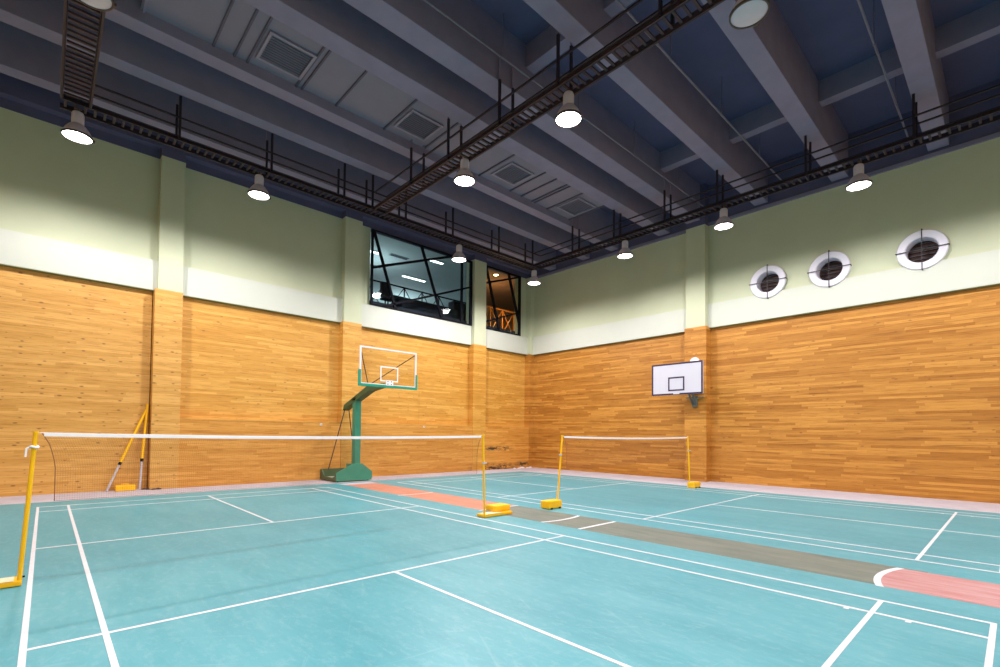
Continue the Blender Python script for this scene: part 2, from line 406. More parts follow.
# --- ceiling
ce = struct('ceiling', MB().box(X0-.2, 17.5, Y0-.2, 9.5, ZD, ZD+.2), BLUE, 'slate blue concrete ceiling with deep beams', 'ceiling')
beams = [(7.59, 7.95), (5.69, 6.07), (4.25, 4.61), (1.99, 2.45), (.72, 1.21), (-1.39, -.99), (-3.56, -3.14), (-5.73, -5.31), (-7.95, -7.5), (-10.1, -9.7), (-12.3, -11.9)]
for a, b in beams:
    struct('ceiling_beam', MB().box(X0, 17.28, a, b, ZB, ZD+.05, .012), BLUEL, '', parent=ce)
mb = MB()
for (a0, a1), (b0, b1) in zip(beams[3:], beams[4:]):
    for ux in (1.9, 7.96, 14.1):
        mb = MB().box(ux, ux+.28, b1-.02, a0+.02, 9.98, ZD+.05); struct('cross_beam', mb, BLUEL, '', parent=ce)
mb = MB().box(X0, 17.28, 9.0, YG, 9.35, ZD+.05); struct('edge_beam', mb, BLUE, '', parent=ce)
# dropped panels between the third and fourth beam
ZP = 9.48
struct('dropped_panel', MB().box(1.2, 14.0, 2.40, 4.30, ZP, ZP+.06), PANEL, '', parent=ce)
for ux in (1.25, 2.41, 2.80, 3.05, 4.08, 4.21, 5.03, 6.33, 7.58, 9.6, 10.93, 11.45, 11.96, 12.10, 12.75, 13.97):
    struct('panel_joint', MB().box(ux-.02, ux+.02, 2.62, 4.26, ZP-.035, ZP+.01), LOUVRE if ux != 1.25 else BLUEL, '', parent=ce)
vents = [(3.6, 3.49, .82, .80, 'square return air vent in the dropped ceiling panel, first beside the short catwalk'),
         (6.9, 3.49, .82, .76, 'square air vent beside the long central catwalk, towards the short catwalk'),
         (10.27, 3.45, .84, .78, 'square air vent in the ceiling strip just past the central catwalk lamp'),
         (13.35, 3.42, .88, .84, 'square air vent at the end of the ceiling strip near the porthole wall')]
for (x, y, sx, sy, lab) in vents:
    v = thing('ceiling_vent', (x, y, ZP), lab, 'vent', 'square vents in the dropped ceiling panels')
    mb = MB(); w = .06
    mb.box(-sx/2-w, sx/2+w, -sy/2-w, -sy/2, -.05, 0, .006).box(-sx/2-w, sx/2+w, sy/2, sy/2+w, -.05, 0, .006)
    mb.box(-sx/2-w, -sx/2, -sy/2, sy/2, -.05, 0, .006).box(sx/2, sx/2+w, -sy/2, sy/2, -.05, 0, .006)
    mb.build('frame', VENTF, v)
    mb = MB()
    for i in range(11):
        yy = -sy/2+sy*(i+.5)/11
        mb.box(-sx/2, sx/2, yy-.026, yy+.026, -.012, -.004, mat=Matrix.Translation((0, yy, -.01)) @ Matrix.Rotation(.5, 4, 'X') @ Matrix.Translation((0, -yy, .01)))
    mb.build('louvre', LOUVRE, v)
# conduits along the beams
for i, (y, lab) in enumerate(((.47, 'thin grey conduit pipe beneath the deck beside the beam nearest the dropped panels'), (-1.95, 'thin grey conduit pipe over the lit central lamp bay'), (-4.97, 'thin grey conduit pipe in the bay above the porthole wall lamps'))):
    t = thing('conduit_pipe', (0, y, 9.55), lab, 'pipe', 'conduits under the ceiling deck')
    MB().tube([(X0+4.5, 0, 0), (16.9, 0, 0)], .022, 8).build('pipe', PIPE, t)
    mb = MB()
    for ux in (2.2, 4.6, 7.0, 9.6, 12.2, 14.8): 
        mb = MB().tube([(ux, 0, .02), (ux, 0, .96)], .012, 6); mb.tube([(ux-.015, 0, 0), (ux+.015, 0, 0)], .032, 8); mb.build('hanger', PIPE, t)

# ------------------------------------------------------------------ gallery windows
def window(n, x0, x1, z0, z1, bars, lab):
    y = 9.16
    w = thing('window_%d' % n, ((x0+x1)/2, y, z0), lab, 'window'); w['kind'] = 'structure'
    ox, oz = (x0+x1)/2, z0
    f = .065
    mb = MB()
    mb.box(x0-ox, x1-ox, -.04, .06, 0, f).box(x0-ox, x1-ox, -.04, .06, z1-oz-f, z1-oz)
    mb.box(x0-ox, x0-ox+f, -.04, .06, f, z1-oz-f).box(x1-ox-f*1.6, x1-ox, -.04, .06, f, z1-oz-f)
    mb.build('frame', BLACK, w)
    for (a, b, t) in bars:
        MB().bar((a[0]-ox, 0, a[1]-oz), (b[0]-ox, 0, b[1]-oz), t*1.25, .08, (0, 1, 0)).build('diagonal_bar', BLACK, w)
    MB().box(x0-ox+f*.6, x1-ox-f*.6, .015, .022, f*.6, z1-oz-f*.6).build('pane', GLASS, w)
window(1, 8.68, 13.48, 6.24, 9.05, [((8.77, 9.0), (9.72, 6.27), .07), ((10.86, 9.0), (11.91, 6.27), .07), ((8.70, 7.63), (12.45, 9.02), .07), ((9.2, 6.29), (13.42, 7.92), .06), ((12.92, 9.0), (12.92, 6.27), .07)], 'wide gallery window with black diagonal bars and cool lit room behind')
window(2, 14.18, 16.50, 6.24, 9.08, [((14.30, 9.05), (15.14, 6.27), .07), ((15.70, 9.05), (16.46, 6.70), .08), ((14.2, 8.27), (16.45, 9.05), .06), ((14.2, 6.54), (16.45, 7.36), .06)], 'narrow gallery window by the corner with warm lit room behind')

# gallery rooms behind the glass
COOL = paint('gallery_pale_wall', (.30, .36, .37), .8, .03); COOLC = paint('gallery_pale_ceiling', (.42, .50, .50), .8, .03)
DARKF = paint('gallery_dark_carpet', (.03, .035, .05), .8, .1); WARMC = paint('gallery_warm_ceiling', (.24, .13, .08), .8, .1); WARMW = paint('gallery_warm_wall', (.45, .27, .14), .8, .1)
gy0, gy1 = 9.46, 22.
GF = 6.5
struct('gallery_floor', MB().prism([(8.2, gy0), (24., gy0), (24., gy1), (8.2, gy1)], 2, GF-.1, GF), DARKF, 'dark gallery floor behind the windows', 'floor')
struct('gallery_ceiling', MB().prism([(8.2, gy0), (13.83, gy0), (19.6, 15.9), (19.6, gy1), (8.2, gy1)], 2, 9.7, 9.8), COOLC, 'pale gallery ceiling seen through the wide window', 'ceiling')
struct('gallery_wall', MB().box(8.1, 8.2, gy0, gy1, GF, 9.7).box(8.2, 19.6, gy1, gy1+.1, GF, 9.7).box(19.6, 19.7, 16., gy1, GF, 9.7), COOL, 'pale gallery wall behind the wide window', 'wall')
struct('gallery_partition_wall', MB().bar((13.83, gy0, (GF+9.7)/2), (19.65, 15.95, (GF+9.7)/2), .1, 9.7-GF), COOL, 'slanting partition wall between the two gallery rooms', 'wall')
struct('warm_room_ceiling', MB().prism([(13.88, gy0), (24., gy0), (24., 16.), (19.7, 16.)], 2, 9.7, 9.8), WARMC, 'brown ceiling seen through the narrow window', 'ceiling')
struct('warm_room_wall', MB().box(24., 24.1, gy0, 16., GF, 9.7).box(19.7, 24., 15.95, 16.05, GF, 9.7), WARMW, 'warm lit wall behind the narrow window', 'wall')
TUBE = emit('tube_light', (.88, 1., 1.), 5.)
for (x, y, l, lab) in ((10.2, 12.6, 1.4, 'short ceiling tube light cut by the edge of the wide window'), (14.0, 14.5, 1.4, 'long bright ceiling tube light in the middle of the wide window'), (13.3, 11.65, .9, 'ceiling tube light just above the rising bar of the wide window')):
    t = thing('tube_light', (x, y, 9.7), lab, 'light', 'tube lights in the pale gallery')
    MB().box(-l/2, l/2, -.09, .09, -.05, 0, .01).build('housing', WHITE, t)
    MB().box(-l/2+.02, l/2-.02, -.07, .07, -.075, -.05, .01).build('tube', TUBE, t)
for (x, y, l, lab) in ((11.8, 12.4, .95, 'dark slot vent in the gallery ceiling above the rising window bar'), (11.5, 14.3, .9, 'dark slot vent in the gallery ceiling below the rising window bar')):
    t = thing('slot_vent', (x, y, 9.7), lab, 'vent')
    MB().box(-l/2, l/2, -.11, .11, -.03, 0, .006).build('frame', COOL, t); MB().box(-l/2+.03, l/2-.03, -.08, .08, -.036, -.028).build('slot', DARKF, t)
def truss_rail(x0, x1, y, z0, z1, mat, lab, n):
    t = thing('gallery_railing', (x0, y, z0), lab, 'railing')
    h = z1-z0; d = x1-x0
    MB().bar((0, 0, h), (d, 0, h), .05, .05).build('top_rail', mat, t); MB().bar((0, 0, .04), (d, 0, .04), .04, .04).build('bottom_rail', mat, t)
    for i in range(n+1): MB().bar((d*i/n, 0, 0), (d*i/n, 0, h), .04, .04).build('post', mat, t)
    mb = MB()
    for i in range(n): mb.bar((d*i/n, 0, .05), (d*(i+1)/n, 0, h), .026, .026).bar((d*i/n, .02, h), (d*(i+1)/n, .02, .05), .026, .026)
    mb.build('cross_bracing', mat, t)
truss_rail(8.5, 14.9, 11.0, GF, 7.82, BLACK, 'black cross-braced railing inside the pale gallery', 7)
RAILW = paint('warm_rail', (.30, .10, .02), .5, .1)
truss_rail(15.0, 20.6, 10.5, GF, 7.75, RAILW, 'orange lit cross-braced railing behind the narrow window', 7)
t = thing('display_cabinet', (14.05, 10.72, GF), 'dark cabinet standing inside the gallery behind the wide window bars', 'cabinet')
MB().box(-.5, .45, -.2, .2, .04, 1.12, .01).build('body', DARKF, t); MB().box(-.46, -.03, -.225, -.2, .1, 1.08, .006).build('door', BLACK, t); MB().box(-.01, .42, -.225, -.2, .1, 1.08, .006).build('door', BLACK, t)
t = thing('gallery_sofa', (11.95, 10.4, GF), 'low dark sofa back behind the sill of the wide window', 'sofa')
MB().box(-1.5, 1.5, -.32, .32, .05, .40, .05).build('seat', DARKF, t); MB().box(-1.5, 1.5, .18, .36, .35, .80, .06).build('backrest', DARKF, t)
for sx_ in (-1.5, 1.32): MB().box(sx_, sx_+.18, -.32, .32, .05, .6, .05).build('armrest', DARKF, t)
t = thing('office_chair', (10.05, 10.3, GF), 'dark chair back showing above the sill of the wide window', 'chair')
MB().box(-.24, .24, -.24, .24, .42, .5, .03).build('seat', DARKF, t); MB().box(-.22, .22, .2, .27, .55, 1.2, .06).build('backrest', DARKF, t)
MB().tube([(0, 0, .06), (0, 0, .44)], .03).build('column', BLACK, t)
MB().bar((-.28, 0, .03), (.28, 0, .03), .05, .05).bar((0, -.28, .03), (0, .28, .03), .05, .05).build('base', BLACK, t)
t = thing('downlight', (16.75, 11.16, 9.7), 'small warm ceiling spot inside the narrow window', 'light')
MB().lathe([(.0, -.02), (.09, -.02), (.11, 0), (.0, 0)], 20).build('lens', emit('warm_spot', (1, .75, .45), 18.), t)

# ------------------------------------------------------------------ portholes
RX = Matrix.Rotation(-math.pi/2, 4, 'Y')     # lathe z -> -x (towards the hall)
names = ('round white porthole next to the backboard pilaster', 'round white porthole in the middle of the three', 'round white porthole at the end of the row, farthest from the pilaster')
for i, (y, z) in enumerate(PH):
    t = thing('porthole', (17.2, y, z), names[i], 'porthole', 'portholes above the pale beam')
    MB().lathe([(.52, -.005), (.53, .07), (.51, .10), (.36, .10), (.335, .08), (.325, -.30), (.34, -.30), (.345, -.005)], 56, RX, True).build('rim', RING, t)
    MB().lathe([(0, -.28), (.325, -.28), (.325, -.31), (0, -.31)], 40, RX).build('shaft_cover', HOLE, t)
    mb = MB()
    for k in range(6):
        zz = -.26+k*.104; hw = math.sqrt(max(.01, .31**2-zz*zz)); mb.box(.23, .27, -hw, hw, zz-.012, zz+.012)
    mb.build('grille', RODM, t)
    MB().bar((-.115, 0, -.56), (-.115, 0, .56), .018, .018, (1, 0, 0)).bar((-.115, -.012, .54), (-.0, -.012, .54), .018, .018).bar((-.115, -.012, -.54), (-.0, -.012, -.54), .018, .018).build('crossbar', RODM, t)
    MB().bar((-.13, -.55, 0), (-.13, .55, 0), .018, .018, (1, 0, 0)).bar((-.13, .53, 0), (0, .53, 0), .018, .018).bar((-.13, -.53, 0), (0, -.53, 0), .018, .018).build('crossbar', RODM, t)

# ------------------------------------------------------------------ catwalks
ZT, ZL, ZR = 8.32, 8.22, 8.75
def catwalk(axis, a0, a1, b0, b1, lab, hang, rails=True, trim=None, mat=STEEL, rail_rng=None):
    """axis 0: runs along x between a0..a1, y from b0 to b1"""
    org = (a0, (b0+b1)/2, ZL) if axis == 0 else ((b0+b1)/2, a0, ZL)
    t = thing('catwalk', org, lab, 'catwalk', 'ladder catwalks under the ceiling')
    def P(a, b, z): return (a-org[0], b-org[1], z-ZL) if axis == 0 else (b-org[0], a-org[1], z-ZL)
    for b in (b0+.035, b1-.035):
        mb = MB(); mb.bar(P(a0, b, (ZT+ZL)/2), P(a1, b, (ZT+ZL)/2), .012, ZT-ZL)
        s = .02 if b < (b0+b1)/2 else -.02
        mb.bar(P(a0, b-s*.8, ZL+.006), P(a1, b-s*.8, ZL+.006), .05, .012); mb.bar(P(a0, b-s*.8, ZT-.006), P(a1, b-s*.8, ZT-.006), .05, .012)
        mb.build('stringer', mat, t)
    mb = MB(); n = int((a1-a0)/.158)
    for i in range(n):
        a = a0+.08+i*.158; mb.bar(P(a, b0+.05, ZL+.045), P(a, b1-.05, ZL+.045), .045, .035)
    mb.build('slatted_deck', mat, t)
    r0, r1 = rail_rng or (a0, a1)
    if rails:
        for b in (b0+.01, b1-.01):
            MB().bar(P(r0, b, ZR), P(r1, b, ZR), .034, .034).build('handrail', STEEL, t)
    for a, ztop in hang:
        for b in (b0+.01, b1-.01):
            MB().bar(P(a, b, ZT-.06), P(a, b, ztop), .048, .048).build('hanger', STEEL, t)
            MB().bar(P(a, b, ztop), P(a, b, ztop+.45), .05, .02).build('hanger_plate', BLUEL, t)
# along the window wall
hw = [(a, ZB) for a in (2.17, 4.18, 6.16, 7.05, 8.2, 10.06, 12.21, 14.04)]
catwalk(0, .14, 14.52, 6.10, 6.52, 'long dark catwalk running along the window wall', hw, rail_rng=(.66, 14.5))
hr = [(a, ZB) for a in (4.18, 2.41, .57, -1.05, -3.27, -5.36, -8.0, -11.)]
catwalk(1, -13.9, 6.08, 14.09, 14.51, 'dark catwalk running along the porthole wall', hr)
hc = [(a, ZB) for a in (4.14, 2.50, .68, -.95, -3.06, -5.25, -8.)]
catwalk(1, -13.9, 6.08, 7.10, 7.52, 'long central catwalk crossing the hall under the beams', hc, mat=STEELB)
catwalk(1, -13.9, 6.08, .14, .62, 'short brown catwalk section by the unlit lamp near the knotty boards', [(a, ZB) for a in (-3., -8.)], rails=False, mat=STEELB)

# ------------------------------------------------------------------ high-bay lamps
def lamp(loc, lab, lit):
    t = thing('ceiling_lamp', loc, lab, 'lamp', 'lit high-bay lamps' if lit else 'unlit high-bay lamps')
    MB().lathe([(.245, 0), (.25, .02), (.235, .06), (.20, .14), (.15, .21), (.105, .25), (.0, .25), (0, .245), (.10, .24), (.145, .2), (.195, .13), (.23, .05)], 48, None, False).build('reflector', ALU_GLARE, t)
    rim = MB().lathe([(.236, -.012), (.258, -.012), (.262, .02), (.244, .02)], 48, None, True).build('rim', LAMPRIM, t)
    MB().box(.24, .285, -.03, .03, -.015, .03, .006).build('latch', LAMPRIM, rim)
    MB().lathe([(0, -.035), (.10, -.03), (.18, -.018), (.238, 0), (.238, .006), (0, .006)], 40).build('lens', LENS_ON if lit else LENS_OFF, t)
    MB().lathe([(0, .245), (.095, .245), (.105, .27), (.105, .46), (.09, .5), (0, .5)], 28).build('ballast_housing', ALU_GLARE, t)
    MB().tube([(0, 0, .49), (0, 0, .60)], .018, 8).bar((-.06, 0, .585), (.06, 0, .585), .03, .012).build('bracket', LAMPRIM, t)
    return t
ZLAMP = 7.64
lit = [((.42, 6.31), 'lit dome lamp where the short catwalk meets the window wall catwalk'),
       ((3.95, 6.31), 'lit dome lamp hung between the first two pilasters of the window wall'),
       ((10.5, 6.31), 'lit dome lamp hung in front of the wide gallery window'),
       ((14.3, 6.26), 'lit dome lamp at the catwalk corner by the narrow window'),
       ((14.3, 2.10), 'lit dome lamp above the backboard, between corner and pilaster'),
       ((14.3, -1.15), 'lit dome lamp just past the painted pilaster, before the first porthole'),
       ((14.3, -4.32), 'lit dome lamp high above the portholes, between middle and end one'),
       ((7.31, 2.10), 'lit dome lamp under the central catwalk, the one nearer the windows'),
       ((7.31, -1.05), 'lit dome lamp under the central catwalk in the middle of the ceiling')]
back = [((.42, -1.15), 'unseen lit dome lamp over the near end of the short catwalk'), ((.42, -4.4), 'unseen lit dome lamp over the viewpoint'), ((.42, -7.7), 'unseen lit dome lamp behind the viewpoint near the side wall'),
        ((7.31, -7.7), 'unseen lit dome lamp behind the viewpoint under the central catwalk'), ((14.3, -7.7), 'unseen lit dome lamp of the porthole catwalk behind the viewpoint'), ((7.31, -11.), 'unseen lit dome lamp by the back wall under the central catwalk'), ((14.3, -11.), 'unseen lit dome lamp of the porthole catwalk by the back wall')]  # unseen lamps, inferred from the bright near floor and added to light it
off = [((7.34, -4.30), 'unlit dome lamp with pale lens at the near end of the central catwalk'), ((.40, 1.86), 'unlit dome lamp with pale lens under the short brown catwalk')]
proto = {}
POWER = 900.
PW = {(10.5, 6.31): 1.3, (3.95, 6.31): .9, (.42, 6.31): 1.15}
for group, on in ((lit+back, True), (off, False)):
    for (xy, lab) in group:
        loc = (*xy, ZLAMP)
        if on not in proto: proto[on] = lamp(loc, lab, on)
        else: dup(proto[on], loc, lab)
        if on:
            ld = bpy.data.lights.new('lamp_light', 'SPOT'); ld.energy = POWER*PW.get(xy, .72 if xy[0] == 14.3 else 1.15 if xy[1] < -1.5 else 1); ld.color = (1, .965, .975)
            ld.spot_size = math.radians(178); ld.spot_blend = .5; ld.shadow_soft_size = .16
            lo = bpy.data.objects.new('lamp_light', ld); C.objects.link(lo); lo.location = (*xy, ZLAMP-.06-.17)
            lo.location.z = ZLAMP-.05
for (loc, e, col) in (((11., 13.5, 8.3), 140, (.8, .95, 1)), ((15.5, 18.5, 8.3), 220, (.8, .95, 1)), ((17.6, 12.2, 8.6), 70, (1, .62, .28)), ((16.5, 10.0, 7.1), 90, (1, .62, .22))):  # point lights without fixtures, added to brighten the two gallery rooms
    ld = bpy.data.lights.new('gallery_fill', 'POINT'); ld.energy = e; ld.color = col; ld.shadow_soft_size = .15
    lo = bpy.data.objects.new('gallery_fill', ld); C.objects.link(lo); lo.location = loc

# ------------------------------------------------------------------ badminton posts and nets
def post(x, y, top, dirx, lab, kind):
    """x,y foot of the pole; top = pole top; dirx = side the weight lies on"""
    t = thing('badminton_post', (x, y, 0), lab, 'net post', 'yellow badminton posts')
    tp = Vector(top)-Vector((x, y, 0))
    pole = MB().tube([(0, 0, .03), tp*.5, tp], [.020, .020, .019], 16).build('pole', YEL, t)
    MB().tube([tp-Vector((0, 0, .012)), tp+Vector((0, 0, .01))], .024, 16).build('cap', YEL, pole)
    f = tp*.66
    if kind == 'near': MB().tube([(.02, 0, .09), (.042, 0, .09)], .009, 10).build('bolt', BLACK, t)
    else: MB().tube([f-Vector((0, 0, .02)), f+Vector((0, 0, .02))], .027, 14).bar((f.x+dirx*.02, 0, f.z), (f.x+dirx*.07, 0, f.z), .02, .03).build('winch', SILVER, t)
    MB().box(min(0, dirx*.70)-.02, max(0, dirx*.70)+.02, -.03, .20, .005, .06, .012).build('base_plate', YELW, t)
    MB().box(min(dirx*.04, dirx*.45), max(dirx*.04, dirx*.45), -.03, .18, .06, .064).build('plate_top', PALEY, t)
    MB().box(min(dirx*.32, dirx*.76), max(dirx*.32, dirx*.76), .06, .34, .06, .185, .04).build('counterweight', YELW, t)
    return t
# first court
p1 = post(-.06, .02, (.025, -.02, 1.55), -1, 'yellow badminton post standing at the outer sideline, its white tie hanging', 'near')
kx, ky, kz = .076, -.037, 1.40
MB().tube([(kx+.03*math.cos(a), ky+.03*math.sin(a), kz+.006*math.sin(2*a)) for a in [k*math.pi/5 for k in range(11)]], .012, 8).tube([(kx-.028, ky, kz), (kx-.055, ky-.01, kz-.015), (kx-.062, ky-.012, kz-.10)], .009, 8).build('tie_cord', TAPE, p1)
p2 = post(6.19, .0, (6.14, 0, 1.56), 1, 'yellow badminton post beside the olive strip, holding the near net', 'mid')
# second court
def post_block(x, y, top, dirx, lab, yo):
    t = thing('badminton_post', (x, y, 0), lab, 'net post', 'yellow badminton posts')
    tp = Vector(top)-Vector((x, y, 0))
    pole = MB().tube([(0, 0, .03), tp*.5, tp], [.020, .020, .019], 16).build('pole', YEL, t)
    MB().tube([tp-Vector((0, 0, .012)), tp+Vector((0, 0, .01))], .024, 16).build('cap', YEL, pole)
    f = tp*.73
    MB().tube([f-Vector((0, 0, .02)), f+Vector((0, 0, .02))], .027, 14).bar((f.x+dirx*.02, 0, f.z), (f.x+dirx*.07, 0, f.z), .02, .03).build('winch', SILVER, t)
    MB().box(min(-.03*dirx, dirx*.40), max(-.03*dirx, dirx*.40), -.12+yo, .12+yo, .01, .175, .025).build('counterweight', YELW, t)
    mb = MB()
    for sx_ in (.03, .29): mb.box(min(dirx*sx_, dirx*(sx_+.05)), max(dirx*sx_, dirx*(sx_+.05)), -.135+yo, -.10+yo, .0, .03)
    mb.build('caster', BLACK, t)
    return t
p3 = post_block(8.28, -.02, (8.47, -.0, 1.56), -1, 'yellow badminton post of the far net, its weight on the olive strip', 0)
p4 = post_block(14.50, -.05, (14.47, 0, 1.56), 1, 'yellow badminton post standing in front of the backboard pilaster', -.04)
def net(x0, x1, y, lab, far):
    t = thing('badminton_net', (x0, y, 0), lab, 'net', 'badminton nets')
    d = x1-x0
    def top(u): return 1.545-.028*4*u*(1-u)
    n = 30
    mb = MB()
    off0 = .035
    for i in range(n):
        a, b = i/n, (i+1)/n
        mb.bar((off0+(d-2*off0)*a, 0, top(a)-.0185), (off0+(d-2*off0)*b, 0, top(b)-.0185), .012, .037)
    mb.build('top_tape', TAPE, t)
    MB().tube([(0, 0, 1.545)]+[(d*i/10., 0, top(i/10.)) for i in range(1, 10)]+[(d, 0, 1.545)], .004, 6).build('head_cord', TAPE, t)
    # mesh hangs in slightly gathered at the ends
    def ex(z):       # inset of the net's edge at height fraction 0 top..1 bottom
        return .04+.09*min(1, z*2.2)**.6
    mb = MB(); cw = .0011; st = .021
    nv = int(d/st)
    H = .67
    rows = int(H/st)
    for i in range(nv+1):
        u = i/nv; pts = []
        for k in range(5):
            z = k/4; e = ex(z); pts.append((e+(d-2*e)*u, 0, top(u)-.037-z*(H-.03*math.sin(math.pi*u))))
        for a, b in zip(pts, pts[1:]): mb.bar(a, b, cw, cw, (0, 1, 0))
    for r in range(1, rows+1):
        z = r/rows; e = ex(z)
        for k in range(12):
            u0, u1 = k/12, (k+1)/12
            mb.bar((e+(d-2*e)*u0, 0, top(u0)-.037-z*(H-.03*math.sin(math.pi*u0))), (e+(d-2*e)*u1, 0, top(u1)-.037-z*(H-.03*math.sin(math.pi*u1))), cw, cw, (0, 1, 0))
    mb.build('mesh_netting', CORD, t)
    for u in (0, 1):
        pts = []
        for k in range(9):
            z = k/8; e = ex(z); pts.append((e+(d-2*e)*u, 0, top(u)-.037-z*H))
        MB().tube([(.02 if u == 0 else d-.02, 0, 1.54)]+pts, .004, 6).build('side_cord', CORD, t)
    MB().tube([(ex(1)+(d-2*ex(1))*i/16., 0, top(i/16.)-.037-(H-.03*math.sin(math.pi*i/16.))) for i in range(17)], .0022, 6).build('bottom_cord', CORD, t)
net(.052, 6.112, -.01, 'badminton net with white top tape across the near court', False)
net(8.498, 14.442, 0, 'badminton net with white top tape across the far court', True)

# spare posts leaning in the pilaster's corner
def spare(foot, mid, top, lab):
    t = thing('spare_net_post', foot, lab, 'net post', 'spare posts leaning on the wall')
    f = Vector(foot); m_, tp = Vector(mid)-f, Vector(top)-f
    MB().tube([(0, 0, 0.0), m_], .026, 14).build('lower_tube', SILVER, t)
    MB().tube([m_-(m_.normalized()*.03), tp], .030, 14).build('upper_tube', YEL, t)
    MB().tube([m_-m_.normalized()*.05, m_+m_.normalized()*.03], .037, 14).build('collar', BLACK, t)
spare((1.28, 9.02, .02), (1.54, 9.09, .72), (2.09, 9.235, 2.15), 'spare yellow post with grey foot leaning at a steep slant against knotty boards')
spare((1.96, 8.98, .02), (2.00, 9.07, .80), (2.115, 9.25, 2.30), 'spare yellow post with grey foot leaning almost upright in the pilaster corner')
t = thing('post_weight', (1.66, 9.10, CONC_TOP), 'yellow weight block lying on the floor beneath the leaning spare posts', 'weight')
MB().box(-.21, .21, -.12, .12, 0, .15, .02).build('block', YELW, t); MB().tube([(-.08, 0, .15), (-.08, 0, .175), (.08, 0, .175), (.08, 0, .15)], .01, 8).build('handle', YEL, t)

# ------------------------------------------------------------------ portable basketball stand
bs = thing('basketball_stand', (7.6, 8.2, 0), 'green portable basketball stand with clear backboard and no hoop', 'basketball stand')
def B(x, y, z): return (x-7.6, y-8.2, z)
def rel(mb): bmesh.ops.translate(mb.bm, vec=(-7.6, -8.2, 0), verts=mb.bm.verts); return mb
x0, x1, yf, yb = 6.84, 8.08, 7.75, 8.97
base = rel(MB().prism([(x0, .03), (x1-.06, .03), (x1, .10), (x1, .30), (7.72, .57), (7.40, .57), (x0, .29)], 1, yf, yf+.05)).build('base', BGREEN, bs)
side = [(yf+.04, .03), (yb, .03), (yb, .36), (yb-.12, .34), (yb-.30, .14), (yf+.30, .12), (yf+.12, .20), (yf+.04, .29)]
for xx in (x0, x1-.035): rel(MB().prism(side, 0, xx, xx+.035)).build('side_plate', BGREEND, base)
rel(MB().box(x0, x1, yb-.03, yb, .03, .36)).build('rear_plate', BGREEND, base)
rel(MB().box(x0+.03, x1-.03, yf+.05, yb-.03, .05, .10)).build('tray', TRAY, base)
rel(MB().prism([(7.40, .12), (7.87, .12), (7.87, .40), (7.72, .56), (7.40, .56)], 1, yf+.05, 8.25)).build('pole_socket', BGREEN, base)
mb = MB()
for wx in (x0+.1, x1-.1):
    for wy in (yf+.12, yb-.15): mb.tube([B(wx-.02, wy, .035), B(wx+.02, wy, .035)], .035, 16)
mb.build('wheel', BLACK, bs)
rel(MB().box(7.52, 7.73, 7.90, 8.12, .50, 2.66, .012)).build('pole', BGREEN, bs)
rel(MB().prism([(8.80, 2.33), (8.72, 2.52), (7.14, 3.05), (6.2, 3.09), (6.2, 2.98), (7.02, 2.91)], 0, 7.50, 7.74, .01)).build('arm', BGREEND, bs)
rel(MB().prism([(7.90, 2.64), (8.12, 2.64), (8.14, 2.70), (7.86, 2.74)], 0, 7.50, 7.75)).build('pivot_bracket', BLACK, bs)
for dx, ex_ in ((-.07, -.55), (.07, .42)):
    MB().tube([B(7.62+dx, 8.72, 2.38), B(7.62+ex_, 8.86, .34)], .016, 10).build('stay_rod', RODM, bs)
# backboard
bx, by, w, z0, z1 = 7.645, 6.02, 1.93, 2.99, 4.10
bb = rel(MB().box(bx-w/2+.03, bx+w/2-.03, by-.006, by+.006, z0+.05, z1-.03)).build('backboard', ACRYL, bs); bb['label'] = 'clear acrylic backboard'
mb = MB(); f = .045
mb.box(bx-w/2, bx+w/2, by-.02, by+.02, z1-f, z1).box(bx-w/2, bx+w/2, by-.02, by+.02, z0, z0+f)
mb.box(bx-w/2, bx-w/2+f, by-.02, by+.02, z0+f, z1-f).box(bx+w/2-f, bx+w/2, by-.02, by+.02, z0+f, z1-f)
rel(mb).build('board_frame', WHITE, bb)
mb = MB(); sx0, sx1, sz0, sz1 = 0, 0, 3.12, 3.57
sx0, sx1 = bx-.30, bx+.31; q = .038
mb.box(sx0, sx1, by-.010, by-.006, sz1-q, sz1).box(sx0, sx1, by-.010, by-.006, sz0, sz0+q).box(sx0, sx0+q, by-.010, by-.006, sz0+q, sz1-q).box(sx1-q, sx1, by-.010, by-.006, sz0+q, sz1-q)
rel(mb).build('target_square', WHITE, bb)
mb = MB()
mb.box(bx-w/2-.03, bx+w/2+.03, by-.035, by+.04, z0-.055, z0+.02, .012)
mb.box(bx-w/2-.03, bx-w/2+.035, by-.035, by+.04, z0, z0+.42, .012).box(bx+w/2-.035, bx+w/2+.03, by-.035, by+.04, z0, z0+.42, .012)
rel(mb).build('edge_pad', PAD, bb)
pl = rel(MB().box(bx-.125, bx+.125, by-.045, by-.022, z0+.01, z0+.17, .006)).build('hoop_plate', WHITE, bs)
mb = MB()
for a in (-.06, .06):
    for c in (.05, .13): mb.tube([B(bx+a, by-.047, z0+c), B(bx+a, by-.040, z0+c)], .016, 12)
mb.build('bolt_hole', BLACK, pl)
MB().tube([B(7.62, 7.25, 3.09), B(bx-w/2+.04, by+.03, z1-.08)], .014, 8).build('brace_rod', RODM, bs)
MB().tube([B(7.62, 7.25, 3.09), B(bx+w/2-.04, by+.03, z1-.08)], .014, 8).build('brace_rod', RODM, bs)
rel(MB().box(7.58, 7.66, 7.18, 7.32, 2.98, 3.12, .01)).build('brace_lug', BGREEND, bs)
rel(MB().box(bx-.3, bx+.3, by+.02, by+.24, z0-.02, z0+.06, .01)).build('board_mount', BGREEND, bs)

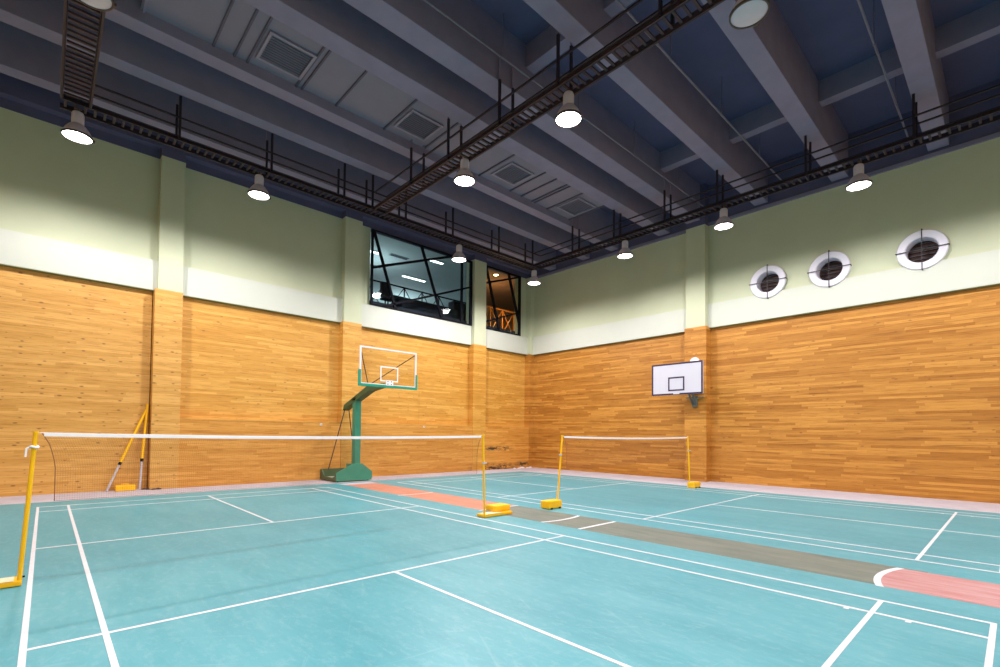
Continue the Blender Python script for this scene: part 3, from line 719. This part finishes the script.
# ------------------------------------------------------------------ wall backboard on the pilaster
XB = 15.5
wbk = thing('wall_backboard', (16.9, .9, 2.6), 'white wall mounted basketball backboard with dark border on wooden pilaster', 'backboard')
yc, w, z0, z1 = .885, 1.78, 2.95, 4.02
def rw(mb): bmesh.ops.translate(mb.bm, vec=(-16.9, -.9, -2.6), verts=mb.bm.verts); return mb
bd = rw(MB().box(XB, XB+.035, yc-w/2, yc+w/2, z0, z1, .004)).build('board', BOARDW, wbk)
mb = MB(); f = .055
mb.box(XB-.004, XB+.002, yc-w/2, yc+w/2, z1-f, z1).box(XB-.004, XB+.002, yc-w/2, yc+w/2, z0, z0+f).box(XB-.004, XB+.002, yc-w/2, yc-w/2+f, z0+f, z1-f).box(XB-.004, XB+.002, yc+w/2-f, yc+w/2, z0+f, z1-f)
rw(mb).build('border', NAVY, bd)
mb = MB(); a0, a1, b0, b1 = yc-.28, yc+.29, z0+.13, z0+.60
q = .05
mb.box(XB-.004, XB+.002, a0, a1, b1-q, b1).box(XB-.004, XB+.002, a0, a1, b0, b0+q).box(XB-.004, XB+.002, a0, a0+q, b0+q, b1-q).box(XB-.004, XB+.002, a1-q, a1, b0+q, b1-q)
rw(mb).build('target_square', NAVY, bd)
rw(MB().box(XB-.008, XB-.002, yc-.11, yc+.11, z0+.02, z0+.12, .002)).build('hoop_patch', BOARDW, bd)
FR = paint('grey_bracket_steel', (.10, .12, .11), .5, .1)
mb = MB()
mb = MB()
for s in (-.14, .14):
    mb.bar((XB+.03, yc+s, 3.25), (16.86, yc+s, 3.15), .05, .05)
    mb.bar((XB+.03, yc+s, 3.75), (16.86, yc+s, 3.35), .05, .05)
    mb.bar((16.45, yc+s*.5, 3.18), (16.86, yc+s*.5, 2.68), .045, .045)
rw(mb).build('bracket_arm', FR, wbk)
rw(MB().box(16.84, 16.898, yc-.22, yc+.22, 3.08, 3.42, .005).box(16.83, 16.898, yc-.09, yc+.09, 2.60, 2.98, .01)).build('mounting_plate', FR, wbk)
rw(MB().bar((16.85, yc-.32, 2.93), (16.85, yc+.32, 2.93), .04, .04)).build('cross_rail', FR, wbk)
t = thing('wall_light', (16.90, .90, 4.19), 'round white fitting on the pilaster showing above the white backboard', 'wall light')
MB().lathe([(0, .09), (.07, .088), (.13, .07), (.16, .045), (.165, .015), (.165, 0), (0, 0)], 36, RX).build('cover', WHITE, t)
MB().lathe([(.165, 0), (.18, 0), (.18, .02), (.165, .022)], 36, RX, True).build('rim', SILVER, t)

# ------------------------------------------------------------------ small things on the boards
for x, lab in ((6.84, 'small white wall socket on the boards behind the basketball stand pole'), (10.98, 'small white wall socket on the boards beyond the clear backboard')):
    t = thing('wall_socket', (x, YF-.0, 1.84), lab, 'socket', 'white sockets on the boards')
    MB().box(-.035, .035, -.014, 0, -.03, .03, .004).build('plate', WHITE, t); MB().box(-.016, .016, -.017, -.012, -.012, .012, .002).build('outlet', RODM, t)
# crumbled plaster in the far corner and dirt by the pilaster
def chip(x, y, s, mat, nm, lab, cat, grp):
    b2 = MB(); r = random.Random(int(x*1000))
    bmesh.ops.create_icosphere(b2.bm, subdivisions=2, radius=1)
    for v in b2.bm.verts:
        k = 1+.35*(r.random()-.5); v.co = Vector((v.co.x*s*k*1.6, v.co.y*s*k, max(v.co.z, -.5)*s*.6*k+s*.3))
    o = b2.build(nm, mat); o.location = (x, y, CONC_TOP); tag(o, lab, cat, grp); return o
PLAST = paint('broken_plaster', (.74, .70, .72), .9, .05)
for i in range(5):
    chip(15.9+i*.26, 8.86-.06*(i % 2), .05+.015*(i % 3), PLAST, 'plaster_chip', 'broken white plaster chip at the foot of the far corner', 'chip', 'plaster chips in the far corner')
DIRT = paint('dark_dirt', (.05, .035, .03), .9, .2)
for i in range(4):
    chip(2.06+i*.1, 9.10-.09*i if i < 2 else 8.93, .035+.012*(i % 2), DIRT, 'rotten_wood_scrap', 'dark scrap of rotten wood at the foot of the first pilaster', 'scrap', 'scraps by the first pilaster')

# ------------------------------------------------------------------ camera, world, view
yaw, pitch, roll = .7474, .0269, .0100
f = Vector((math.sin(yaw)*math.cos(pitch), math.cos(yaw)*math.cos(pitch), math.sin(pitch)))
r = Vector((math.cos(yaw), -math.sin(yaw), 0)); u = r.cross(f)
r2 = r*math.cos(roll)+u*math.sin(roll); u2 = -r*math.sin(roll)+u*math.cos(roll)
cd = bpy.data.cameras.new('camera'); cam = bpy.data.objects.new('camera', cd); C.objects.link(cam)
mw = Matrix(((r2.x, u2.x, -f.x, .1004), (r2.y, u2.y, -f.y, -6.8374), (r2.z, u2.z, -f.z, 1.5782), (0, 0, 0, 1)))
cam.matrix_world = mw
cd.sensor_width = 36.; cd.lens = 484.143/1000*36; cd.shift_x = .00505; cd.shift_y = .08751
cd.clip_start = .05
sc.camera = cam
wd = bpy.data.worlds.new('night'); sc.world = wd; wd.use_nodes = True
wd.node_tree.nodes['Background'].inputs[0].default_value = (.02, .025, .04, 1); wd.node_tree.nodes['Background'].inputs[1].default_value = .3
vs = sc.view_settings
vs.view_transform = 'Standard'; vs.look = 'None'; vs.gamma = 1; vs.use_curve_mapping = False
vs.exposure = 0.17
sc.cycles.max_bounces = 8; sc.cycles.diffuse_bounces = 5; sc.cycles.transparent_max_bounces = 16
sc.cycles.sample_clamp_indirect = 6
